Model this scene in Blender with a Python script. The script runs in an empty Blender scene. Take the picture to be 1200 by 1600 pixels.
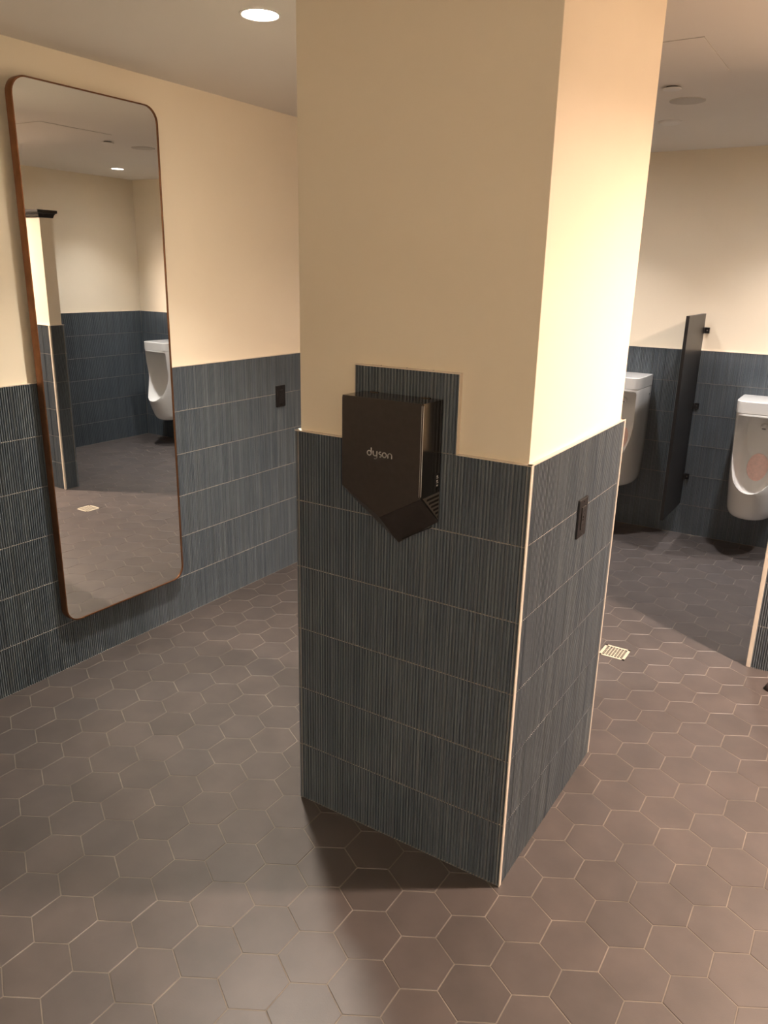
import bpy, bmesh, math, random
from mathutils import Matrix, Vector

random.seed(7)
S = bpy.context.scene
C = S.collection

# ------------------------------------------------------------------ camera, world, exposure
F_PX = 1203.94
CAM = Vector((0.6425, -1.6690, 1.6378))
RT = Vector((0.843367, 0.536976, 0.019718))
UP = Vector((-0.174698, 0.239307, 0.955098))
FW = Vector((-0.508146, 0.808943, -0.295632))
cd = bpy.data.cameras.new('camera')
cd.sensor_fit = 'HORIZONTAL'
cd.sensor_width = 36.0
cd.lens = F_PX * 36.0 / 1200.0
cd.clip_start = 0.02
cam = bpy.data.objects.new('camera', cd)
C.objects.link(cam)
cam.matrix_world = Matrix(((RT.x, UP.x, -FW.x, CAM.x), (RT.y, UP.y, -FW.y, CAM.y), (RT.z, UP.z, -FW.z, CAM.z), (0, 0, 0, 1)))
S.camera = cam

W = bpy.data.worlds.new('world')
W.use_nodes = True
W.node_tree.nodes['Background'].inputs[0].default_value = (0.9, 0.85, 0.8, 1)
W.node_tree.nodes['Background'].inputs[1].default_value = 0.0
S.world = W
S.view_settings.view_transform = 'Standard'
S.view_settings.look = 'None'
S.view_settings.gamma = 1.0
S.view_settings.use_curve_mapping = False
S.view_settings.exposure = 0.25
try:
    S.cycles.use_guiding = True
    S.cycles.sample_clamp_indirect = 15.0
    S.cycles.max_bounces = 9
    S.cycles.diffuse_bounces = 5
except Exception:
    pass

# lamp strengths (emission of the luminous surfaces) and tints
L_AISLE, L_URINAL, L_WARM, L_FILL = 3500.0, 1900.0, 4300.0, 5900.0
T_AISLE = (1.0, 0.92, 0.80)
T_URINAL = (1.0, 0.96, 0.94)
T_WARM = (1.0, 0.77, 0.63)

# ------------------------------------------------------------------ main dimensions (metres)
H = 1.212            # top of the tiled wainscot
ROW = H / 6
PITCH = 0.0762       # wall tile module
XL, XR, XN = -2.0486, 2.75, 1.50      # left wall, right wall, right wall of the urinal bay
YB, YF = 3.5884, -3.3                 # back wall, wall behind the camera
HC = 2.3847
PA, PB = 0.7067, 0.7741               # pillar width and depth
HWX, HWY0, HWY1 = 0.378, 1.804, 1.925  # half wall end, front face, back face
HP, HX0, HY0 = 0.153634, 0.012484, -0.203945   # hexagon module and anchor
INSET = 0.012        # painted wall lies this far behind the tile face

# ------------------------------------------------------------------ materials
def new_mat(name):
    m = bpy.data.materials.new(name)
    m.use_nodes = True
    nt = m.node_tree
    return m, nt, nt.nodes['Principled BSDF']

def node(nt, t, **kw):
    n = nt.nodes.new(t)
    for k, v in kw.items():
        setattr(n, k, v)
    return n

def ramp(nt, stops):
    r = node(nt, 'ShaderNodeValToRGB')
    el = r.color_ramp.elements
    while len(el) < len(stops):
        el.new(0.5)
    for e, (p, c) in zip(el, stops):
        e.position = p
        e.color = (*c, 1)
    return r

def scaled_pos(nt, scale):
    g = node(nt, 'ShaderNodeNewGeometry')
    mp = node(nt, 'ShaderNodeMapping')
    mp.inputs['Scale'].default_value = scale
    nt.links.new(g.outputs['Position'], mp.inputs['Vector'])
    return mp.outputs['Vector']

def noise(nt, vec, scale, detail=3.0):
    n = node(nt, 'ShaderNodeTexNoise')
    n.inputs['Scale'].default_value = scale
    n.inputs['Detail'].default_value = detail
    nt.links.new(vec, n.inputs['Vector'])
    return n.outputs['Fac']

def simple(name, col, rough=0.5, metal=0.0, var=0.06, nscale=14.0, spec=0.5, bump=0.0, bscale=200.0, coat=0.0):
    m, nt, b = new_mat(name)
    v = scaled_pos(nt, (1, 1, 1))
    f = noise(nt, v, nscale)
    r = ramp(nt, [(0.3, tuple(c * (1 - var) for c in col)), (0.7, tuple(min(1, c * (1 + var)) for c in col))])
    nt.links.new(f, r.inputs[0])
    nt.links.new(r.outputs[0], b.inputs['Base Color'])
    b.inputs['Roughness'].default_value = rough
    b.inputs['Metallic'].default_value = metal
    b.inputs['Specular IOR Level'].default_value = spec
    b.inputs['Coat Weight'].default_value = coat
    if bump:
        bn = node(nt, 'ShaderNodeBump')
        bn.inputs['Strength'].default_value = bump
        bn.inputs['Distance'].default_value = 0.001
        nt.links.new(noise(nt, v, bscale, 2), bn.inputs['Height'])
        nt.links.new(bn.outputs[0], b.inputs['Normal'])
    return m

def rand_value(nt):
    """A value that differs from tile to tile, for single tiles and for tiles joined in a field."""
    oi = node(nt, 'ShaderNodeObjectInfo')
    g = node(nt, 'ShaderNodeNewGeometry')
    a = node(nt, 'ShaderNodeMath', operation='ADD')
    nt.links.new(oi.outputs['Random'], a.inputs[0])
    nt.links.new(g.outputs['Random Per Island'], a.inputs[1])
    fr = node(nt, 'ShaderNodeMath', operation='FRACT')
    nt.links.new(a.outputs[0], fr.inputs[0])
    return fr.outputs[0]

def glaze_mat():
    m, nt, b = new_mat('slate blue ribbed glaze')
    rnd = rand_value(nt)
    base = ramp(nt, [(0.0, (0.080, 0.099, 0.127)), (0.3, (0.122, 0.149, 0.176)), (0.55, (0.092, 0.108, 0.126)),
                     (0.8, (0.156, 0.182, 0.206)), (1.0, (0.103, 0.127, 0.157))])
    nt.links.new(rnd, base.inputs[0])
    streak = noise(nt, scaled_pos(nt, (16, 16, 5)), 1.0, 2)
    sr = ramp(nt, [(0.15, (0.84, 0.85, 0.87)), (0.85, (1.22, 1.18, 1.12))])
    nt.links.new(streak, sr.inputs[0])
    mx = node(nt, 'ShaderNodeMix', data_type='RGBA', blend_type='MULTIPLY')
    mx.inputs['Factor'].default_value = 1.0
    nt.links.new(base.outputs[0], mx.inputs[6])
    nt.links.new(sr.outputs[0], mx.inputs[7])
    nt.links.new(mx.outputs[2], b.inputs['Base Color'])
    rr = node(nt, 'ShaderNodeMapRange')
    rr.inputs['To Min'].default_value = 0.31
    rr.inputs['To Max'].default_value = 0.37
    nt.links.new(streak, rr.inputs['Value'])
    nt.links.new(rr.outputs[0], b.inputs['Roughness'])
    b.inputs['Specular IOR Level'].default_value = 0.75
    return m

def hex_mat():
    m, nt, b = new_mat('taupe matt porcelain')
    rnd = rand_value(nt)
    base = ramp(nt, [(0.0, (0.072, 0.061, 0.057)), (0.5, (0.084, 0.070, 0.065)), (1.0, (0.077, 0.066, 0.063))])
    nt.links.new(rnd, base.inputs[0])
    v = scaled_pos(nt, (1, 1, 1))
    cl = noise(nt, v, 9.0, 4)
    sr = ramp(nt, [(0.35, (0.90, 0.90, 0.90)), (0.68, (1.12, 1.10, 1.09))])
    nt.links.new(cl, sr.inputs[0])
    mx = node(nt, 'ShaderNodeMix', data_type='RGBA', blend_type='MULTIPLY')
    mx.inputs['Factor'].default_value = 1.0
    nt.links.new(base.outputs[0], mx.inputs[6])
    nt.links.new(sr.outputs[0], mx.inputs[7])
    nt.links.new(mx.outputs[2], b.inputs['Base Color'])
    b.inputs['Roughness'].default_value = 0.42
    b.inputs['Specular IOR Level'].default_value = 0.5
    bn = node(nt, 'ShaderNodeBump')
    bn.inputs['Strength'].default_value = 0.12
    bn.inputs['Distance'].default_value = 0.001
    nt.links.new(noise(nt, v, 260.0, 2), bn.inputs['Height'])
    nt.links.new(bn.outputs[0], b.inputs['Normal'])
    return m

def emit_mat(name, col, strength):
    m, nt, b = new_mat(name)
    nt.nodes.remove(b)
    e = node(nt, 'ShaderNodeEmission')
    e.inputs[0].default_value = (*col, 1)
    e.inputs[1].default_value = strength
    nt.links.new(e.outputs[0], nt.nodes['Material Output'].inputs[0])
    return m

M = dict(
    paint=simple('cream wall paint', (0.83, 0.735, 0.585), 0.6, var=0.015, nscale=3, bump=0.06, bscale=350),
    ceil=simple('matt ceiling paint', (0.76, 0.715, 0.66), 0.75, var=0.012, nscale=2, spec=0.3),
    grout=simple('pale grout', (0.34, 0.315, 0.28), 0.85, var=0.15, nscale=40),
    fgrout=simple('beige floor grout', (0.17, 0.145, 0.12), 0.85, var=0.3, nscale=9),
    glaze=glaze_mat(), hex=hex_mat(),
    trim=simple('champagne metal trim', (0.80, 0.71, 0.60), 0.40, 0.35, var=0.05, nscale=20),
    copper=simple('brushed copper brown frame', (0.20, 0.088, 0.040), 0.34, 0.8, var=0.15, nscale=25),
    nickel=simple('dark sprayed nickel', (0.098, 0.083, 0.076), 0.42, 0.75, var=0.05, nscale=60),
    nickel_side=simple('polished dark nickel', (0.24, 0.205, 0.18), 0.20, 1.0, var=0.05, nscale=60),
    satin=simple('satin grey nickel', (0.20, 0.175, 0.155), 0.45, 0.5, var=0.05, nscale=60),
    edge=simple('painted edge highlight', (0.95, 0.93, 0.90), 0.5, 0.0, var=0.02),  # near-white colour stands in for a highlight on the dryer edge
    black=simple('black plastic', (0.012, 0.010, 0.010), 0.35, var=0.1),
    blackmetal=simple('black powder coat', (0.018, 0.016, 0.016), 0.38, 0.0, var=0.1),
    dark=simple('deep black recess', (0.004, 0.004, 0.004), 0.8, var=0.1),
    silver=simple('silver print', (0.90, 0.87, 0.83), 0.4, 0.0, var=0.03),
    china=simple('white vitreous china', (0.84, 0.82, 0.79), 0.12, var=0.015, nscale=5, coat=0.3),
    chrome=simple('chrome', (0.8, 0.8, 0.8), 0.12, 1.0, var=0.02),
    pink=simple('thin pink oval', (0.86, 0.60, 0.54), 0.45, var=0.08, nscale=60),
    espresso=simple('espresso stained wood', (0.020, 0.014, 0.011), 0.3, var=0.3, nscale=40),
    brass=simple('pale brass drain', (0.60, 0.53, 0.41), 0.5, 0.3, var=0.15, nscale=60),
    white=simple('white metal', (0.78, 0.75, 0.71), 0.45, var=0.02),
    speaker=simple('perforated white grille', (0.52, 0.48, 0.43), 0.6, var=0.05, nscale=300),
    can=simple('grey reflector', (0.30, 0.29, 0.28), 0.5, var=0.01),
    rubber=simple('dark rubber', (0.030, 0.020, 0.018), 0.6, var=0.2),
    lamp_a=emit_mat('aisle lamp glow', T_AISLE, L_AISLE),
    lamp_u=emit_mat('urinal lamp glow', T_URINAL, L_URINAL),
    lamp_s=emit_mat('warm downlight glow', T_WARM, L_WARM),  # lens of the warm ceiling downlight
    lamp_fill=emit_mat('added rear fill glow', T_AISLE, L_FILL),
)
mg, ntg, bg = new_mat('silvered mirror glass')
tn = noise(ntg, scaled_pos(ntg, (1, 1, 1)), 2.0)
tr = ramp(ntg, [(0.3, (0.87, 0.885, 0.86)), (0.7, (0.89, 0.90, 0.88))])
ntg.links.new(tn, tr.inputs[0]); ntg.links.new(tr.outputs[0], bg.inputs['Base Color'])
bg.inputs['Metallic'].default_value = 1.0
bg.inputs['Roughness'].default_value = 0.0
M['mirror'] = mg

# ------------------------------------------------------------------ mesh helpers
class MB:
    def __init__(s):
        s.v, s.f = [], []
    def add(s, v, f):
        o = len(s.v)
        s.v += [tuple(p) for p in v]
        s.f += [tuple(i + o for i in q) for q in f]
        return s
    def box(s, x0, y0, z0, x1, y1, z1):
        v = [(x0, y0, z0), (x1, y0, z0), (x1, y1, z0), (x0, y1, z0), (x0, y0, z1), (x1, y0, z1), (x1, y1, z1), (x0, y1, z1)]
        return s.add(v, [(0, 3, 2, 1), (4, 5, 6, 7), (0, 1, 5, 4), (1, 2, 6, 5), (2, 3, 7, 6), (3, 0, 4, 7)])
    def prism(s, poly, a, b, axis):
        """extrude a 2D polygon between a and b along an axis (0,1,2)"""
        def p(u, w, t):
            return {0: (t, u, w), 1: (u, t, w), 2: (u, w, t)}[axis]
        n = len(poly)
        v = [p(u, w, a) for u, w in poly] + [p(u, w, b) for u, w in poly]
        f = [tuple(range(n - 1, -1, -1)), tuple(range(n, 2 * n))] + [(i, (i + 1) % n, n + (i + 1) % n, n + i) for i in range(n)]
        return s.add(v, f)
    def lathe(s, prof, c, seg=32, cap=True):
        """revolve (r, z) profile about a vertical axis at c=(x,y,z)"""
        n = len(prof)
        v = []
        for k in range(seg):
            a = 2 * math.pi * k / seg
            v += [(c[0] + r * math.cos(a), c[1] + r * math.sin(a), c[2] + z) for r, z in prof]
        f = []
        for k in range(seg):
            k2 = (k + 1) % seg
            for i in range(n - 1):
                f.append((k * n + i, k2 * n + i, k2 * n + i + 1, k * n + i + 1))
        if cap:
            f.append(tuple(k * n for k in range(seg))[::-1])
            f.append(tuple(k * n + n - 1 for k in range(seg)))
        return s.add(v, f)
    def mesh(s, name, mats, smooth=False):
        me = bpy.data.meshes.new(name)
        me.from_pydata(s.v, [], s.f)
        me.update()
        bm = bmesh.new(); bm.from_mesh(me)
        bmesh.ops.recalc_face_normals(bm, faces=bm.faces[:])
        bm.to_mesh(me); bm.free()
        for m in (mats if isinstance(mats, (list, tuple)) else [mats]):
            me.materials.append(m)
        if smooth:
            me.polygons.foreach_set('use_smooth', [True] * len(me.polygons))
            me.set_sharp_from_angle(angle=math.radians(40))
        return me

def link(name, me, parent=None, loc=(0, 0, 0), rz=0.0):
    o = bpy.data.objects.new(name, me)
    C.objects.link(o)
    o.location = loc
    o.rotation_euler = (0, 0, rz)
    if parent:
        o.parent = parent
    return o

def build(mb, name, mat, parent=None, smooth=False, loc=(0, 0, 0), rz=0.0, bevel=0.0, seg=2):
    me = mb.mesh(name, mat, smooth and not bevel)
    o = link(name, me, parent, loc, rz)
    if bevel:
        md = o.modifiers.new('bevel', 'BEVEL')
        md.width = bevel; md.segments = seg; md.limit_method = 'ANGLE'; md.angle_limit = math.radians(35)
        md.harden_normals = False
        if smooth:
            me.polygons.foreach_set('use_smooth', [True] * len(me.polygons))
            me.set_sharp_from_angle(angle=math.radians(60))
    return o

def empty(name, loc=(0, 0, 0), rz=0.0):
    o = bpy.data.objects.new(name, None)
    C.objects.link(o)
    o.location = loc; o.rotation_euler = (0, 0, rz); o.empty_display_size = 0.05
    return o

def tag(o, label=None, cat=None, group=None, kind=None):
    if label: o['label'] = label
    if cat: o['category'] = cat
    if group: o['group'] = group
    if kind: o['kind'] = kind
    return o

def struct(o, label, cat):
    return tag(o, label, cat, kind='structure')

# ------------------------------------------------------------------ ribbed wall tiles
TW = PITCH - 0.0012
def rib_profile():
    """(x, y) across one tile; y=0 is the rib top, positive y goes into the wall"""
    gw, hw = 0.0046, 0.0028
    rw = (TW - 8 * gw - 2 * hw) / 7
    d = 0.0066
    def bump(x0, w, a0=180, a1=0, n=6):
        """rounded rib cross-section, slightly flattened"""
        out = []
        for k in range(n + 1):
            a = math.radians(a0 + (a1 - a0) * k / n)
            c_, s_ = math.cos(a), math.sin(a)
            out.append((x0 + w / 2 + w / 2 * (abs(c_) ** 0.6) * (1 if c_ >= 0 else -1), d * (1 - (s_ ** 0.6 if s_ > 0 else 0))))
        return out
    pts = [(0.0, 0.0010)] + [(p[0], p[1]) for p in bump(-hw, 2 * hw, 80, 0, 4)]
    x = hw
    for k in range(7):
        x += gw
        pts += bump(x, rw)
        x += rw
    x += gw
    pts += [(p[0], p[1]) for p in bump(x, 2 * hw, 180, 100, 4)] + [(TW, 0.0010)]
    return pts
PROF = rib_profile()
TB = 0.0098

def clip_prof(a, b):
    """profile restricted to [a, b], shifted so that a lies at 0"""
    out = []
    for (x0, y0), (x1, y1) in zip(PROF, PROF[1:]):
        if x1 <= a or x0 >= b:
            continue
        for x in (max(x0, a), min(x1, b)):
            y = y0 + (y1 - y0) * ((x - x0) / (x1 - x0) if x1 > x0 else 0)
            if not out or abs(out[-1][0] - (x - a)) > 1e-6:
                out.append((x - a, y))
    return out

def tile_geo(mb, a, b, h, ox=0.0, oz=0.0):
    p = clip_prof(a, b)
    n = len(p)
    w = p[-1][0]
    v, f = [], []
    for z in (oz, oz + h):
        v += [(ox + x, y, z) for x, y in p] + [(ox + w, TB, z), (ox, TB, z)]
    m = n + 2
    for i in range(n - 1):
        f.append((i, i + 1, m + i + 1, m + i))
    f += [(n - 1, n, m + n, m + n - 1), (n + 1, 0, m, m + n + 1)]
    f += [tuple(range(m - 1, -1, -1)), tuple(range(m, 2 * m))]
    mb.add(v, f)

_tile_cache = {}
def tile_mesh(a, b, h):
    k = (round(a, 4), round(b, 4), round(h, 4))
    if k not in _tile_cache:
        mb = MB(); tile_geo(mb, a, b, h)
        _tile_cache[k] = mb.mesh('wall_tile', M['glaze'], True)
    return _tile_cache[k]

TH = ROW - 0.0024
def tile_run(parent, origin, rz, s0, s1, phase, rows=range(6), single=None, z0=0.0):
    """tile one face; s runs along the face from origin in the direction of rz.
    Columns whose centre lies inside `single` become tiles of their own, the others one joined field."""
    k0 = math.floor((s0 - phase) / PITCH)
    field, joint = MB(), MB()
    rows = list(rows)
    s = phase + k0 * PITCH
    while s < s1 - 0.004:
        a, b = max(0.0, s0 - s), min(TW, s1 - s)
        if s + TW > s0 and s + PITCH < s1:
            joint.box(s + TW - 0.0002, 0.0026, z0 + rows[0] * ROW, s + PITCH + 0.0002, 0.0095, z0 + (rows[-1] + 1) * ROW)
        if b - a > 0.006:
            for r in rows:
                z = z0 + r * ROW + 0.0012
                if single and single[0] <= s + TW / 2 <= single[1]:
                    x = s + a
                    jit = random.uniform(-0.0004, 0.0003)
                    o = link('wall_tile', tile_mesh(a, b, TH), parent,
                             (origin[0] + x * math.cos(rz) - jit * math.sin(rz), origin[1] + x * math.sin(rz) + jit * math.cos(rz), z), rz)
                else:
                    tile_geo(field, a, b, TH, s + a, z)
        s += PITCH
    for r in rows:
        joint.box(s0, 0.0022, z0 + r * ROW - (0.0014 if r else 0.0), s1, 0.0095, z0 + r * ROW + 0.0014)
    link('grout_joints', joint.mesh('grout_joints', M['grout']), parent, (origin[0], origin[1], 0), rz)
    if field.v:
        o = link('wall_tile_field', field.mesh('wall_tile_field', M['glaze'], True), parent, (origin[0], origin[1], 0), rz)
        o['kind'] = 'stuff'

def face_box(parent, name, mat, origin, rz, s0, s1, d0, d1, z0, z1, bevel=0):
    """box on a face: s along, d depth behind the tile face (negative = proud)"""
    return build(MB().box(s0, d0, z0, s1, d1, z1), name, mat, parent, loc=(origin[0], origin[1], 0), rz=rz, bevel=bevel)

def wainscot(parent, origin, rz, s0, s1, phase, single=None, trim=True):
    face_box(parent, 'grout', M['grout'], origin, rz, s0, s1, 0.0085, INSET, 0.0, H)
    tile_run(parent, origin, rz, s0, s1, phase, single=single)
    if trim:
        face_box(parent, 'top_trim', M['trim'], origin, rz, s0, s1, -0.0005, INSET, H, H + 0.003)

# ------------------------------------------------------------------ floor
fl = build(MB().box(XL - 0.1, YF - 0.1, -0.06, XR + 0.1, YB + 0.1, -0.0012), 'floor', M['fgrout'])
struct(fl, 'taupe hexagon tiled washroom floor with pale grout lines', 'floor')

def px_of(p):
    d = Vector(p) - CAM
    z = d.dot(FW)
    if z < 0.05:
        return None
    return 600 + F_PX * d.dot(RT) / z, 800 - F_PX * d.dot(UP) / z, z

def hexagon(R, z):
    return [(R * math.sin(math.pi / 3 * k), R * math.cos(math.pi / 3 * k), z) for k in range(6)]
hr = (HP - 0.0024) / math.sqrt(3)
def hex_geo(mb, cx, cy):
    v = [(x + cx, y + cy, z) for x, y, z in hexagon(hr, -0.006) + hexagon(hr, -0.0010) + hexagon(hr - 0.0011, 0.0)]
    f = [tuple(range(12, 18))[::-1]]
    for k in range(6):
        k2 = (k + 1) % 6
        f += [(k, k2, 6 + k2, 6 + k), (6 + k, 6 + k2, 12 + k2, 12 + k)]
    mb.add(v, f)
hx = MB(); hex_geo(hx, 0, 0)
hex_me = hx.mesh('floor_tile', M['hex'])
DRX, DRY, DRS = -0.148, 1.602, 0.058
cells = []
for j in range(-26, 32):
    for i in range(-18, 22):
        cx = HX0 + (i + (0.5 if j % 2 else 0)) * HP
        cy = HY0 + j * HP * math.sqrt(3) / 2
        if not (XL - 0.06 < cx < XR + 0.06 and YF - 0.06 < cy < YB + 0.06):
            continue
        if abs(cx - DRX) < 0.02 and abs(cy - DRY) < 0.02:
            continue
        inside = -PA + 0.09 < cx < -0.09 and 0.09 < cy < PB - 0.09
        q = px_of((cx, cy, 0))
        vis = 0.0
        if q and -60 < q[0] < 1260 and -60 < q[1] < 1680 and not inside:
            # hidden behind the pillar?
            ax, ay = cx - CAM.x, cy - CAM.y
            hid = False
            for t in [k / 60 for k in range(1, 60)]:
                x, y, z = CAM.x + ax * t, CAM.y + ay * t, CAM.z * (1 - t)
                if -PA + 0.05 < x < -0.05 and 0.05 < y < PB - 0.05:
                    hid = True
                    break
            if not hid:
                vis = 1.0 / q[2] ** 3
        cells.append((vis, cx, cy, inside))
cells.sort(reverse=True)
rest = MB()
for n, (vis, cx, cy, inside) in enumerate(cells):
    if n < 300 and vis > 0:
        link('floor_tile', hex_me, fl, (cx, cy, random.uniform(-0.0004, 0.0002)))
    elif not inside:
        hex_geo(rest, cx, cy)
o = link('floor_tile_field', rest.mesh('floor_tile_field', M['hex']), fl)
o['kind'] = 'stuff'

# ------------------------------------------------------------------ walls
wl = build(MB().box(XL - INSET - 0.08, YF - 0.08, -0.05, XL - INSET, YB + 0.08, HC + 0.02), 'wall_left', M['paint'])
struct(wl, 'cream wall with slate blue ribbed tile wainscot behind the tall mirror', 'wall')
wainscot(wl, (XL, 0), math.pi / 2, YF, YB - INSET, 1.300 - 40 * PITCH, single=(-0.75, 1.95))

wb = build(MB().box(XL - 0.1, YB + INSET, -0.05, XR + 0.1, YB + INSET + 0.08, HC + 0.02), 'wall_back', M['paint'])
struct(wb, 'cream wall over slate blue tile where the urinals hang', 'wall')
wainscot(wb, (0, YB), 0.0, XL + INSET, XN, -0.5321, single=(-1.0, 1.55))

wn = build(MB().box(XN + INSET, HWY1 - 0.06, -0.05, XR + 0.1, YB + 0.05, HC + 0.02), 'wall_bay', M['paint'])
struct(wn, 'cream and blue tiled side wall of the urinal bay, seen in the mirror', 'wall')
wainscot(wn, (XN, YB), -math.pi / 2, 0.0, YB - HWY1, 0.02, single=(-0.1, 1.8))

wr = build(MB().box(XR + INSET, YF - 0.08, -0.05, XR + INSET + 0.08, HWY1, HC + 0.02), 'wall_right', M['paint'])
struct(wr, 'cream and blue tiled wall right of the camera', 'wall')
wainscot(wr, (XR, HWY0), -math.pi / 2, 0.0, HWY0 - YF, 0.0)

wf = build(MB().box(XL - 0.1, YF - INSET - 0.08, -0.05, XR + 0.1, YF - INSET, HC + 0.02), 'wall_front', M['paint'])
struct(wf, 'cream and blue tiled wall behind the camera', 'wall')
wainscot(wf, (0, YF), math.pi, -XR, -XL, 0.0)

# half wall screening the urinals
hw = build(MB().box(HWX + INSET, HWY0 + INSET, -0.02, XR, HWY1 - INSET, 1.940), 'wall_partition', M['paint'])
struct(hw, 'low cream partition with blue tile base and dark crown cap', 'wall')
wainscot(hw, (0, HWY0), 0.0, HWX + 0.018, XR, HWX + 0.018, single=(0.3, 1.8))
wainscot(hw, (HWX, HWY1), -math.pi / 2, 0.0, HWY1 - HWY0 - 0.011, 0.0, single=(-0.1, 0.3))
wainscot(hw, (0, HWY1), math.pi, -XN, -HWX, -XN)
build(MB().box(HWX - 0.0008, HWY0 - 0.0008, 0.0, HWX + 0.0172, HWY0 + 0.0105, H + 0.003), 'corner_trim', M['trim'], hw, bevel=0.002)
cap = [(0.0, 1.935), (0.006, 1.935), (0.010, 1.945), (0.012, 1.952), (0.018, 1.962), (0.026, 1.966), (0.028, 1.970), (0.028, 1.985), (0.0, 1.985)]
mb = MB()
prof = cap[1:-1]
x0, y0, y1 = HWX + INSET, HWY0 + INSET, HWY1 - INSET
rings = []
for d, z in prof:
    rings.append([(XR, y0 - d, z), (x0 - d, y0 - d, z), (x0 - d, y1 + d, z), (XR, y1 + d, z)])
v = [p for r in rings for p in r]
f = []
for k in range(len(rings) - 1):
    for i in range(3):
        f.append((k * 4 + i, k * 4 + i + 1, (k + 1) * 4 + i + 1, (k + 1) * 4 + i))
n = len(rings) - 1
f += [(n * 4, n * 4 + 1, n * 4 + 2, n * 4 + 3), (3, 2, 1, 0)]
build(mb.add(v, f), 'crown_cap', M['espresso'], hw)['label'] = 'dark espresso crown moulding cap'

# ------------------------------------------------------------------ ceiling with round cut-outs for the downlights
LAMPS = [(-1.135, 0.392, 0.054, 0.085, 'lamp_a'), (0.90, 2.93, 0.048, 0.085, 'lamp_u'), (0.12, 2.94, 0.048, 0.085, 'lamp_u'),
         (-0.88, 2.95, 0.048, 0.085, 'lamp_u')]
REAR = [(1.60, 1.135, 0.075, 0.022, 'lamp_s'), (0.10, -2.91, 0.050, 0.080, 'lamp_fill'), (1.15, -2.90, 0.050, 0.080, 'lamp_fill'), (2.20, -2.90, 0.050, 0.080, 'lamp_fill')]  # rear-row lamps are unseen, added to brighten the pillar front by bounce
ALL = LAMPS + REAR
CELL = 0.095
xs = sorted({XL - 0.1, XR + 0.1} | {round(l[0] + s * CELL, 5) for l in ALL for s in (-1, 1)})
ys = sorted({YF - 0.1, YB + 0.1} | {round(l[1] + s * CELL, 5) for l in ALL for s in (-1, 1)})
cb = MB()
for xa, xb in zip(xs, xs[1:]):
    for ya, yb in zip(ys, ys[1:]):
        mx_, my_ = (xa + xb) / 2, (ya + yb) / 2
        hit = None
        for l in ALL:
            if abs(mx_ - l[0]) < CELL and abs(my_ - l[1]) < CELL:
                hit = l
        if hit is None:
            cb.add([(xa, ya, HC), (xb, ya, HC), (xb, yb, HC), (xa, yb, HC)], [(0, 1, 2, 3)])
# rings around each opening
for l in ALL:
    N = 40
    ring_v, ring_f = [], []
    for k in range(N):
        a = 2 * math.pi * k / N
        c_, s_ = math.cos(a), math.sin(a)
        m_ = max(abs(c_), abs(s_))
        ring_v.append((l[0] + (l[2] + 0.003) * c_, l[1] + (l[2] + 0.003) * s_, HC))
        ring_v.append((l[0] + CELL * c_ / m_, l[1] + CELL * s_ / m_, HC))
    for k in range(N):
        k2 = (k + 1) % N
        ring_f.append((2 * k, 2 * k + 1, 2 * k2 + 1, 2 * k2))
    cb.add(ring_v, ring_f)
ci = bpy.data.meshes.new('ceiling')
ci.from_pydata(cb.v, [], cb.f); ci.materials.append(M['ceil'])
ceil = link('ceiling', ci)
struct(ceil, 'plain off-white plaster ceiling with recessed downlights', 'ceiling')
build(MB().box(XL - 0.1, YF - 0.1, HC + 0.12, XR + 0.1, YB + 0.1, HC + 0.16), 'ceiling_deck', M['ceil'], ceil)

def downlight(x, y, r, depth, mat, label, group='recessed downlights'):
    t = empty('ceiling_downlight', (x, y, HC))
    tag(t, label, 'downlight', group)
    build(MB().lathe([(r + 0.010, 0.0), (r + 0.0095, -0.0025), (r + 0.003, -0.003), (r, 0.0)], (0, 0, 0), 40, False), 'trim_ring', M['white'], t, True)
    build(MB().lathe([(r, 0.0), (r * 0.98, depth * 0.5), (r * 0.94, depth + 0.004), (0.001, depth + 0.004)], (0, 0, 0), 40, False), 'reflector', M['can'], t, True)
    lens = MB().lathe([(0.001, depth), (r * 0.92, depth)], (0, 0, 0), 24, False)
    me = lens.mesh('lens', M[mat])
    link('lens', me, t)
    return t
downlight(*LAMPS[0], 'glowing round downlight between the mirror wall and the pillar')
downlight(*LAMPS[1], 'glowing downlight over the corner of the urinal bay, seen in the mirror')
downlight(*LAMPS[2], 'ceiling downlight above the urinal with the black screen on its left')
downlight(*LAMPS[3], 'ceiling downlight above the urinal half hidden by the pillar')
downlight(*REAR[0], 'warm ceiling downlight right of the frame, before the partition')
for k, w_ in enumerate(('left', 'middle', 'right')):
    downlight(*REAR[1 + k], 'added fill downlight behind the camera, %s of the row by the rear wall' % w_)

# ------------------------------------------------------------------ pillar
pl = build(MB().box(-PA + INSET, INSET, -0.001, -INSET, PB - INSET, HC), 'pillar', M['paint'], bevel=0.0015)
tag(pl, 'square cream pillar with slate blue ribbed tile base in mid room', 'pillar', kind='structure')
UX0, UX1, UZ = -0.503, -0.200, 1.410
face_box(pl, 'grout', M['grout'], (0, 0), 0, -PA + 0.002, -0.002, 0.0085, INSET, 0, H)
tile_run(pl, (0, 0), 0, -PA, -0.0028, UX0 - 3 * PITCH, single=(-1, 0.1))
face_box(pl, 'grout', M['grout'], (0, 0), 0, UX0, UX1, 0.0085, INSET, H, UZ)
tile_run(pl, (0, 0), 0, UX0 + 0.001, UX1 - 0.001, UX0, rows=range(1), single=(-1, 0.1), z0=H)
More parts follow.
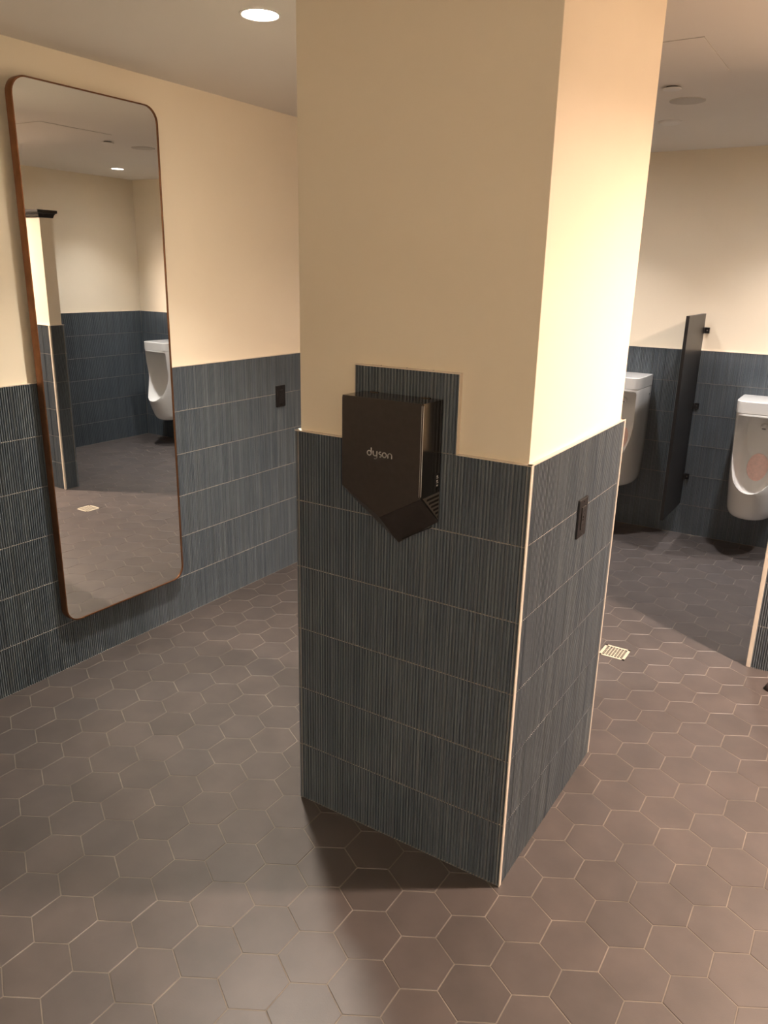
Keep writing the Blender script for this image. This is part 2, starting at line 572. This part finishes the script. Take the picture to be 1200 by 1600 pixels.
# metal trims of the upstand and of the front face
face_box(pl, 'top_trim', M['trim'], (0, 0), 0, -PA - 0.0005, UX0, -0.0005, INSET, H, H + 0.003)
face_box(pl, 'top_trim', M['trim'], (0, 0), 0, UX1, 0.0005, -0.0005, INSET, H, H + 0.003)
face_box(pl, 'upstand_trim', M['trim'], (0, 0), 0, UX0 - 0.003, UX1 + 0.003, -0.0005, INSET, UZ, UZ + 0.003)
face_box(pl, 'upstand_trim', M['trim'], (0, 0), 0, UX0 - 0.003, UX0, -0.0005, INSET, H, UZ)
face_box(pl, 'upstand_trim', M['trim'], (0, 0), 0, UX1, UX1 + 0.003, -0.0005, INSET, H, UZ)
# right-hand face
face_box(pl, 'grout', M['grout'], (0, 0), math.pi / 2, 0.002, PB - 0.002, 0.0085, INSET, 0, H)
tile_run(pl, (0, 0), math.pi / 2, 0.0135, PB - 0.006, 0.0417 - PITCH, single=(-1, 2))
face_box(pl, 'top_trim', M['trim'], (0, 0), math.pi / 2, -0.0005, PB + 0.0005, -0.0005, INSET, H, H + 0.003)
# hidden faces
wainscot(pl, (0, PB), math.pi, 0.0, PA, 0.02)
wainscot(pl, (-PA, PB), -math.pi / 2, 0.0, PB, 0.02)
for (cx, cy, sx, sy) in ((0, 0, -1, 1), (0, PB, -1, -1)):
    xa, xb = sorted((cx - sx * 0.0009, cx + sx * (0.0022 if (cx, cy) == (0, 0) else 0.003)))
    ya, yb = sorted((cy - sy * 0.0009, cy + sy * (0.0128 if (cx, cy) == (0, 0) else 0.006)))
    build(MB().box(xa, ya, 0, xb, yb, H + 0.003), 'corner_trim', M['trim'], pl, bevel=0.0007)['label'] = 'pale metal corner edge strip'

# ------------------------------------------------------------------ tall mirror
MY0, MY1, MZ0, MZ1, MXF = 0.100, 0.744, 0.222, 2.262, XL + 0.046
def rrect(w, h, r, n=8):
    pts = []
    for cx, cy, a0 in ((w - r, r, -90), (w - r, h - r, 0), (r, h - r, 90), (r, r, 180)):
        for k in range(n + 1):
            a = math.radians(a0 + 90 * k / n)
            pts.append((cx + r * math.cos(a), cy + r * math.sin(a)))
    return pts
mir = empty('wall_mirror', (XL, MY0, MZ0))
mir.rotation_euler = (0, 0.0050, 0)
tag(mir, 'tall rounded mirror in a thin copper brown frame on the left wall', 'mirror')
mw, mh = MY1 - MY0, MZ1 - MZ0
outer = rrect(mw, mh, 0.062)
inner = [(0.0055 + u * (mw - 0.011) / mw, 0.0055 + w * (mh - 0.011) / mh) for u, w in rrect(mw, mh, 0.060)]
n = len(outer)
dep = 0.046
v = [(0.012, u, w) for u, w in outer] + [(dep - 0.003, u, w) for u, w in outer]
mid = [((a[0] * 0.75 + b[0] * 0.25), (a[1] * 0.75 + b[1] * 0.25)) for a, b in zip(outer, inner)]
v += [(dep, u, w) for u, w in mid] + [(dep, u, w) for u, w in inner] + [(dep - 0.004, u, w) for u, w in inner] + [(0.012, u, w) for u, w in inner]
f = []
for k in range(6):
    for i in range(n):
        i2 = (i + 1) % n
        f.append((k * n + i, k * n + i2, ((k + 1) % 6) * n + i2, ((k + 1) % 6) * n + i))
fr = build(MB().add(v, f), 'frame', M['copper'], mir, True)
fr['label'] = 'thin copper brown metal frame'
gl = build(MB().prism([(u, w) for u, w in inner], dep - 0.009, dep - 0.004, 0), 'mirror_glass', M['mirror'], mir)
build(MB().box(0.001, 0.1, 0.1, 0.014, mw - 0.1, mh - 0.1), 'back_panel', M['black'], mir)

# ------------------------------------------------------------------ hand dryer
DX0, DX1, DXC = -0.4735, -0.2410, -0.3570
DZT, DZS, DZV = 1.3470, 1.1150, 1.0485
dry = empty('hand_dryer', (DXC, 0, 0.953))
tag(dry, 'dark nickel wall hand dryer with V-shaped base on the pillar', 'hand dryer')
def dl(x, y, z):
    return (x - DXC, y, z - 0.953)
front = [(DX0, DZT), (DX0, DZS), (DXC, DZV), (DX1, DZS), (DX1, DZT)]
drop = 0.0955
backp = [(DX0, DZT - 0.001), (DX0, DZS - drop + 0.012), (DXC, DZV - drop), (DX1, DZS - drop + 0.012), (DX1, DZT - 0.001)]
backp[1] = (DX0, 1.0325); backp[3] = (DX1, 1.0325)
yf, yb_ = -0.098, -0.0010
# casing: sides, top, V-shaped air outlets, back
v = [dl(x, yf, z) for x, z in front] + [dl(x, yb_, z) for x, z in backp]
case = MB().add(v, [(0, 1, 2, 3, 4), (9, 8, 7, 6, 5), (0, 5, 6, 1), (3, 8, 9, 4), (4, 9, 5, 0)])
cs = case.mesh('casing', M['nickel_side'])
link('casing', cs, dry)
for nm, idx in (('air_outlet', (1, 6, 7, 2)), ('air_outlet', (2, 7, 8, 3))):
    quad = [Vector(v[i]) for i in idx]
    nrm = (quad[1] - quad[0]).cross(quad[3] - quad[0]).normalized()
    if nrm.z > 0:
        nrm = -nrm
    q2 = [p + nrm * 0.0012 for p in quad]
    o = build(MB().add(quad + q2, [(3, 2, 1, 0), (4, 5, 6, 7), (0, 1, 5, 4), (1, 2, 6, 5), (2, 3, 7, 6), (3, 0, 4, 7)]), nm, M['nickel'], dry)
    # outlet slot
    ctr = sum(q2, Vector()) / 4
    ex = (q2[3] - q2[0]).normalized(); ey = (q2[1] - q2[0]).normalized()
    c0 = q2[0] + (q2[3] - q2[0]) * 0.5 + (q2[1] - q2[0]) * 0.93
    sl = [c0 - ex * 0.05 - ey * 0.002, c0 + ex * 0.05 - ey * 0.002, c0 + ex * 0.05 + ey * 0.002, c0 - ex * 0.05 + ey * 0.002]
    build(MB().add([p - nrm * 0.0005 for p in sl] + [p + nrm * 0.0004 for p in sl], [(3, 2, 1, 0), (4, 5, 6, 7), (0, 1, 5, 4), (1, 2, 6, 5), (2, 3, 7, 6), (3, 0, 4, 7)]), 'outlet_slot', M['dark'], o)
# front cover plate with rounded upper corners
def arc(cx, cz, r, a0, a1, n=5):
    return [(cx + r * math.cos(math.radians(a0 + (a1 - a0) * k / n)), cz + r * math.sin(math.radians(a0 + (a1 - a0) * k / n))) for k in range(n + 1)]
plate = [(DX0, DZS), (DXC, DZV), (DX1, DZS)] + arc(DX1 - 0.006, DZT - 0.006, 0.006, 0, 90) + arc(DX0 + 0.006, DZT - 0.006, 0.006, 90, 180)
pp = [(x - DXC, z - 0.953) for x, z in plate]
fp = build(MB().prism(pp, -0.1000, yf, 1), 'front_cover', M['nickel'], dry, bevel=0.0007)
# white strip that paints a highlight along the cover's right edge
build(MB().prism([(DX1 - DXC - 0.0030, -0.1004), (DX1 - DXC + 0.0006, -0.0960), (DX1 - DXC - 0.0010, -0.0955)], DZS - 0.953 + 0.004, DZT - 0.953 - 0.005, 2), 'cover_highlight', M['edge'], dry)
# satin side panels that carry the vent slots
for sx, xs_ in ((1, DX1), (-1, DX0)):
    a, b = sorted((xs_ - DXC - sx * 0.001, xs_ - DXC + sx * 0.0005))
    build(MB().prism([(-0.086, 1.1125 - 0.953), (-0.0015, 1.1125 - 0.953), (-0.0015, 1.0375 - 0.953)], a, b, 0), 'vent_panel', M['satin'], dry)
# vent slots on both sides
for sx, xs_ in ((1, DX1), (-1, DX0)):
    for k in range(6):
        z = 1.1035 - k * 0.0112
        yl = -0.066 + k * 0.0118
        a, b = sorted((xs_ - DXC - sx * 0.002, xs_ - DXC + sx * 0.0010))
        build(MB().box(a, yl, z - 0.953 - 0.0028, b, -0.004, z - 0.953 + 0.0028), 'vent_slot', M['dark'], dry)
# rating label on the right side
lab = build(MB().box(DX1 - DXC, -0.021, 1.128 - 0.953, DX1 - DXC + 0.0004, -0.005, 1.163 - 0.953), 'rating_label', M['black'], dry)
for k, (w, h) in enumerate(((0.006, 0.004), (0.009, 0.002), (0.006, 0.004), (0.010, 0.0018), (0.007, 0.004))):
    z = 1.158 - k * 0.006
    build(MB().box(DX1 - DXC + 0.0003, -0.019, z - h - 0.953, DX1 - DXC + 0.0007, -0.019 + w, z - 0.953), 'label_print', M['silver'], lab)
for x in (-0.437, -0.285):
    build(MB().box(x - DXC - 0.012, -0.012, DZT - 0.953 - 0.002, x - DXC + 0.012, -0.004, DZT - 0.953 + 0.001), 'hinge', M['nickel_side'], dry, bevel=0.0008)
# lettering: strokes with round ends
def stroke(pts, w, closed=False):
    """flat ribbon around a polyline, as (u, w) polygons"""
    polys = []
    n = len(pts)
    segs = [(pts[i], pts[(i + 1) % n]) for i in range(n if closed else n - 1)]
    for a, b in segs:
        d = Vector((b[0] - a[0], b[1] - a[1]))
        if d.length < 1e-6:
            continue
        d.normalize(); nx, ny = -d.y * w / 2, d.x * w / 2
        polys.append([(a[0] + nx, a[1] + ny), (a[0] - nx, a[1] - ny), (b[0] - nx, b[1] - ny), (b[0] + nx, b[1] + ny)])
    for p in pts:
        polys.append([(p[0] + w / 2 * math.cos(math.pi / 4 * k), p[1] + w / 2 * math.sin(math.pi / 4 * k)) for k in range(8)])
    return polys
def circ(cx, cz, r, a0=0, a1=360, n=14):
    return [(cx + r * math.cos(math.radians(a0 + (a1 - a0) * k / n)), cz + r * math.sin(math.radians(a0 + (a1 - a0) * k / n))) for k in range(n + 1)]
R_ = 0.42
letters = [
    [circ(0.5, 0.5, R_), [(0.92, 0.5), (0.92, 1.42)]],
    [[(1.32, 0.92), (1.32, 0.5)] + circ(1.72, 0.5, 0.40, 180, 360, 8), [(2.12, 0.92), (2.12, -0.02)] + circ(1.74, -0.02, 0.38, 0, -110, 7)],
    [circ(2.80, 0.70, 0.23, 60, 250, 8) + circ(2.80, 0.27, 0.23, 90, -110, 8)],
    [circ(3.66, 0.5, R_)],
    [[(4.40, 0.08), (4.40, 0.5)] + circ(4.78, 0.5, 0.40, 170, 0, 8) + [(5.18, 0.08)]],
]
u0, z0_, sc = -0.397 - DXC, 1.2035 - 0.953, 0.0740 / 5.26
for L in letters:
    mb = MB()
    for k, pl_ in enumerate(L):
        for poly in stroke(pl_, 0.19):
            mb.prism([(u0 + a * sc, z0_ + b * sc) for a, b in poly], -0.1006, -0.0998, 1)
    build(mb, 'logo_letter', M['silver'], dry)['label'] = 'silver lower-case logo letter'

# ------------------------------------------------------------------ outlets
def outlet(label, origin, rz, s, z):
    t = empty('power_outlet', (origin[0] + s * math.cos(rz), origin[1] + s * math.sin(rz), z), rz)
    tag(t, label, 'outlet')
    build(MB().box(-0.0365, -0.006, -0.0575, 0.0365, 0.003, 0.0575), 'cover_plate', M['black'], t, bevel=0.002)
    ins = build(MB().box(-0.0165, -0.0085, -0.0335, 0.0165, -0.004, 0.0335), 'receptacle', M['blackmetal'], t, bevel=0.001)
    for zz in (0.021, -0.021):
        for xx, hh in ((-0.0065, 0.0045), (0.0065, 0.0038)):
            build(MB().box(xx - 0.0009, -0.0088, zz - hh, xx + 0.0009, -0.008, zz + hh), 'socket_slot', M['dark'], ins)
        build(MB().prism([(0.0022 * math.cos(k * math.pi / 4), zz - 0.009 + 0.0022 * math.sin(k * math.pi / 4)) for k in range(8)], -0.0088, -0.008, 1), 'socket_slot', M['dark'], ins)
    for zz in (0.0042, -0.0042):
        build(MB().box(-0.007, -0.0098, zz - 0.003, 0.007, -0.008, zz + 0.003), 'test_button', M['black'], ins, bevel=0.0006)
    for zz in (0.048, -0.048):
        build(MB().prism([(0.003 * math.cos(k * math.pi / 5), zz + 0.003 * math.sin(k * math.pi / 5)) for k in range(10)], -0.0068, -0.0055, 1), 'screw', M['nickel_side'], t)
    return t
outlet('black outlet on the left wall tile, right of the tall mirror', (XL, 0), math.pi / 2, 1.540, 0.9965)
outlet('black outlet on the bright right side of the pillar', (0, 0), math.pi / 2, 0.4125, 0.983)

# ------------------------------------------------------------------ urinals
def interp(tab, z):
    for (a, u), (b, w) in zip(tab, tab[1:]):
        if a <= z <= b:
            t = (z - a) / (b - a)
            return u + (w - u) * t
    return tab[0][1] if z < tab[0][0] else tab[-1][1]

def u_outline(hw_, dep_, e, n=22):
    """plan outline: flat back at y=0, rounded front at y=-dep (superellipse exponent e)"""
    pts = [(hw_, 0.0)]
    for k in range(n + 1):
        a = math.pi * k / n
        c_, s_ = math.cos(a), math.sin(a)
        x = hw_ * (abs(c_) ** (2 / e)) * (1 if c_ >= 0 else -1)
        y = -dep_ * 0.22 - dep_ * 0.78 * (s_ ** (2 / e) if s_ > 0 else 0)
        pts.append((x, y))
    pts.append((-hw_, 0.0))
    return pts

Z_TOP = 0.725   # height of the urinal body, measured from its underside
def loft(rings):
    n = len(rings[0])
    v = [p for r in rings for p in r]
    f = [tuple(range(n))[::-1], tuple(range((len(rings) - 1) * n, len(rings) * n))]
    for k in range(len(rings) - 1):
        for i in range(n):
            i2 = (i + 1) % n
            f.append((k * n + i, k * n + i2, (k + 1) * n + i2, (k + 1) * n + i))
    return MB().add(v, f)

def shield(hw_, zt, zb, n=9):
    """front outline of the basin opening: flat top, straight sides, pointed oval bottom"""
    pts = []
    r = 0.018
    pts += [(hw_ - r + r * math.cos(a), zt - r + r * math.sin(a)) for a in (math.pi / 2, math.pi / 4, 0)]
    zm = zb + (zt - zb) * 0.60
    for k in range(n + 1):
        a = math.pi / 2 * k / n
        pts.append((hw_ * math.cos(a) ** 0.95, zm - (zm - zb) * math.sin(a) ** 1.08))
    left = [(-x, z) for x, z in pts[::-1] if abs(x) > 1e-4]
    return pts + left

def urinal_meshes():
    hwt = [(0, 0.112), (0.006, 0.122), (0.02, 0.133), (0.05, 0.139), (0.2, 0.146), (0.45, 0.150), (0.66, 0.150)]
    dpt = [(0, 0.262), (0.006, 0.280), (0.02, 0.300), (0.05, 0.320), (0.12, 0.352), (0.19, 0.378), (0.215, 0.380), (0.30, 0.366), (0.45, 0.342), (0.66, 0.325)]
    ext = [(0, 2.2), (0.20, 2.3), (0.45, 3.6), (0.60, 6.0), (0.66, 7.0)]
    zs = [0, 0.003, 0.008, 0.016, 0.03, 0.05, 0.08, 0.12, 0.16, 0.19, 0.215, 0.25, 0.30, 0.36, 0.42, 0.48, 0.54, 0.60, 0.652]
    rings = [[(x, y, z) for x, y in u_outline(interp(hwt, z), interp(dpt, z), interp(ext, z))] for z in zs]
    body = loft(rings).mesh('body', M['china'])
    # basin cutter, from the open front to the back of the bowl
    cut = []
    for d, hw_, zt, zb in ((-0.50, 0.139, 0.640, 0.190), (-0.385, 0.139, 0.640, 0.192), (-0.33, 0.137, 0.640, 0.165), (-0.25, 0.128, 0.636, 0.150),
                           (-0.17, 0.118, 0.628, 0.175), (-0.11, 0.106, 0.615, 0.24), (-0.075, 0.092, 0.60, 0.33)):
        cut.append([(x, d, z) for x, z in shield(hw_, zt, zb)])
    cutter = loft(cut).mesh('cutter', M['china'])
    ob = bpy.data.objects.new('tmp_body', body); oc = bpy.data.objects.new('tmp_cut', cutter)
    C.objects.link(ob); C.objects.link(oc)
    md = ob.modifiers.new('b', 'BOOLEAN'); md.operation = 'DIFFERENCE'; md.object = oc; md.solver = 'EXACT'
    bv = ob.modifiers.new('v', 'BEVEL'); bv.width = 0.0045; bv.segments = 3; bv.limit_method = 'ANGLE'; bv.angle_limit = math.radians(48)
    bpy.context.view_layer.update()
    dg = bpy.context.evaluated_depsgraph_get()
    me = bpy.data.meshes.new_from_object(ob.evaluated_get(dg))
    bpy.data.objects.remove(ob); bpy.data.objects.remove(oc); bpy.data.meshes.remove(cutter)
    me.name = 'body'
    me.polygons.foreach_set('use_smooth', [True] * len(me.polygons))
    me.set_sharp_from_angle(angle=math.radians(50))
    # lid: straight slab that closes the top
    lid = MB()
    ol = u_outline(0.1515, 0.326, 7.5)
    lid = loft([[(x, y, z) for x, y in ol] for z in (0.6518, 0.725)]).mesh('lid', M['china'])
    # thin pink oval pressed onto the lower back of the basin
    from mathutils.bvhtree import BVHTree
    bm = bmesh.new(); bm.from_mesh(me); bmesh.ops.triangulate(bm, faces=bm.faces[:])
    tree = BVHTree.FromBMesh(bm)
    NR, NA = 5, 24
    lo, hi = [], []
    for r in range(NR + 1):
        for k in range(NA if r else 1):
            a = 2 * math.pi * k / NA
            rr = r / NR
            p, nrm, _, _ = tree.ray_cast(Vector((0.060 * rr * math.cos(a), -0.9, 0.300 + 0.082 * rr * math.sin(a))), Vector((0, 1, 0)))
            if nrm.y > 0:
                nrm = -nrm
            lo.append(p + nrm * 0.0012); hi.append(p + nrm * 0.0042)
    bm.free()
    ix = lambda r, k: 0 if r == 0 else 1 + (r - 1) * NA + k % NA
    top = [(0, ix(1, k), ix(1, k + 1)) for k in range(NA)]
    for r in range(1, NR):
        top += [(ix(r, k), ix(r + 1, k), ix(r + 1, k + 1), ix(r, k + 1)) for k in range(NA)]
    n = len(lo)
    ff = top + [tuple(i + n for i in q) for q in top] + [(ix(NR, k), ix(NR, k + 1), ix(NR, k + 1) + n, ix(NR, k) + n) for k in range(NA)]
    mat = MB().add([tuple(p) for p in lo + hi], ff)
    return me, lid, mat.mesh('pink_oval', M['pink'], True)

u_body, u_lid, u_oval = urinal_meshes()
def urinal(x, zbase, label, mlabel):
    t = empty('urinal', (x, YB + 0.002, zbase))
    tag(t, label, 'urinal', 'urinals on the back wall')
    b = link('body', u_body, t)
    l = link('lid', u_lid, t)
    md = l.modifiers.new('b', 'BEVEL'); md.width = 0.004; md.segments = 2; md.limit_method = 'ANGLE'; md.angle_limit = math.radians(35)
    # water spreader on the upper back of the basin
    s_ = MB().lathe([(0.021, 0.0), (0.021, 0.006), (0.017, 0.012), (0.008, 0.015), (0.001, 0.0155)], (0, 0, 0), 24)
    so = build(s_, 'spreader', M['china'], t, True)
    so.rotation_euler = (math.radians(78), 0, 0); so.location = (0, -0.078, 0.548)
    slit = build(MB().box(-0.010, -0.0155, 0.0095, 0.010, -0.011, 0.0150), 'spreader_slit', M['dark'], so)
    for sx in (-1, 1):
        a, b2 = sorted((sx * 0.149, sx * 0.1530))
        build(MB().prism([(-0.055 + 0.006 * math.cos(k * math.pi / 6), 0.600 + 0.006 * math.sin(k * math.pi / 6)) for k in range(12)], a, b2, 0), 'screw_cap', M['chrome'], t)
    m = link('pink_oval', u_oval, None, (x, YB + 0.002, zbase))
    tag(m, mlabel, 'mat', 'pink ovals in the urinals')
    return t
urinal(-0.746, 0.318, 'higher white urinal half hidden behind the pillar', 'thin pink oval inside the urinal half hidden by the pillar')
urinal(0.120, 0.240, 'white urinal cut by the right edge, right of the black screen', 'thin pink oval inside the urinal at the right edge')
urinal(0.986, 0.240, 'white urinal seen only in the mirror, nearest the bay corner', 'thin pink oval inside the urinal seen in the mirror')

# black privacy screen between the urinals
sc_ = empty('privacy_screen', (-0.325, YB, 0.0))
tag(sc_, 'narrow black privacy screen standing off the wall between two urinals', 'screen')
build(MB().box(-0.0095, -0.495, 0.212, 0.0095, -0.018, 1.440), 'panel', M['blackmetal'], sc_, bevel=0.0015)
for z in (1.338, 0.864, 0.396):
    b = build(MB().box(0.009, -0.045, z - 0.018, 0.013, 0.004, z + 0.018), 'bracket', M['black'], sc_, bevel=0.0008)
    build(MB().box(0.009, -0.008, z - 0.018, 0.040, 0.004, z + 0.018), 'bracket_foot', M['black'], b, bevel=0.0008)
    build(MB().prism([(0.027 + 0.005 * math.cos(k * math.pi / 4), z + 0.005 * math.sin(k * math.pi / 4)) for k in range(8)], -0.0105, -0.007, 1), 'bolt', M['chrome'], b)

# ------------------------------------------------------------------ floor drain
dr = empty('floor_drain', (DRX, DRY, 0.0))
tag(dr, 'small square pale brass floor drain grate behind the pillar', 'drain')
s = DRS
build(MB().box(-s, -s, -0.004, s, s, 0.0005), 'drain_well', M['dark'], dr)
g = MB()
for a in (-1, 1):
    g.box(-s, a * (s - 0.006) - 0.006, 0.0, s, a * (s - 0.006) + 0.006, 0.0016)
    g.box(a * (s - 0.006) - 0.006, -s, 0.0, a * (s - 0.006) + 0.006, s, 0.0016)
for k in range(1, 7):
    c0 = -s + 0.012 + (2 * s - 0.024) * k / 7
    g.box(c0 - 0.0017, -s + 0.008, 0.0, c0 + 0.0017, s - 0.008, 0.0015)
    g.box(-s + 0.008, c0 - 0.0017, 0.0, s - 0.008, c0 + 0.0017, 0.0014)
build(g, 'grate', M['brass'], dr)
for a in (-1, 1):
    build(MB().lathe([(0.0035, 0.0), (0.0035, 0.0020), (0.001, 0.0022)], (a * (s - 0.006), a * (s - 0.006), 0), 10), 'screw', M['nickel_side'], dr)

# ------------------------------------------------------------------ things on the ceiling
ap = empty('access_panel', (-0.265, 1.490, HC))
tag(ap, 'flush square access panel in the ceiling beside the pillar top', 'access panel')
build(MB().box(-0.25, -0.24, -0.0022, 0.25, 0.24, 0.001), 'panel_door', M['ceil'], ap, bevel=0.0006)
for a in (-1, 1):
    build(MB().box(-0.2525, a * 0.2412 - 0.0012, -0.0016, 0.2525, a * 0.2412 + 0.0012, 0.001), 'frame_edge', M['speaker'], ap)
    build(MB().box(a * 0.2512 - 0.0012, -0.2424, -0.0016, a * 0.2512 + 0.0012, 0.2424, 0.001), 'frame_edge', M['speaker'], ap)

sp1 = empty('sprinkler_cover', (-0.262, 1.905, HC))
tag(sp1, 'small round concealed sprinkler cover hanging just below the ceiling', 'sprinkler')
build(MB().lathe([(0.024, 0.001), (0.024, -0.006)], (0, 0, 0), 28), 'neck', M['dark'], sp1, True)
build(MB().lathe([(0.036, -0.006), (0.037, -0.0075), (0.036, -0.010), (0.020, -0.0112), (0.001, -0.0115)], (0, 0, 0), 32), 'cover_disc', M['white'], sp1, True)

spk = empty('ceiling_speaker', (-0.262, 2.190, HC))
tag(spk, 'round greyish speaker grille set in the ceiling beside the pillar', 'speaker')
build(MB().lathe([(0.076, 0.001), (0.0755, -0.003), (0.071, -0.004), (0.070, -0.003)], (0, 0, 0), 40), 'rim', M['speaker'], spk, True)
build(MB().lathe([(0.070, 0.0), (0.070, -0.0036), (0.001, -0.0042)], (0, 0, 0), 40), 'grille', M['speaker'], spk, True)

det = empty('smoke_detector', (-0.440, 2.645, HC))
tag(det, 'shallow white ceiling disc half hidden by the pillar edge', 'detector')
build(MB().lathe([(0.055, 0.001), (0.054, -0.006), (0.050, -0.010), (0.030, -0.015), (0.001, -0.016)], (0, 0, 0), 36), 'housing', M['white'], det, True)
build(MB().lathe([(0.058, 0.001), (0.058, -0.003), (0.055, -0.004)], (0, 0, 0), 36), 'base_ring', M['white'], det, True)

# dark rubber stop at the right edge
ds = build(MB().lathe([(0.026, 0.0), (0.026, 0.012), (0.022, 0.022), (0.012, 0.028), (0.001, 0.029)], (0, 0, 0), 24), 'door_stop', M['rubber'], None, True, loc=(0.500, 1.640, 0.0))
tag(ds, 'dark rubber dome stop on the floor at the right edge', 'door stop')
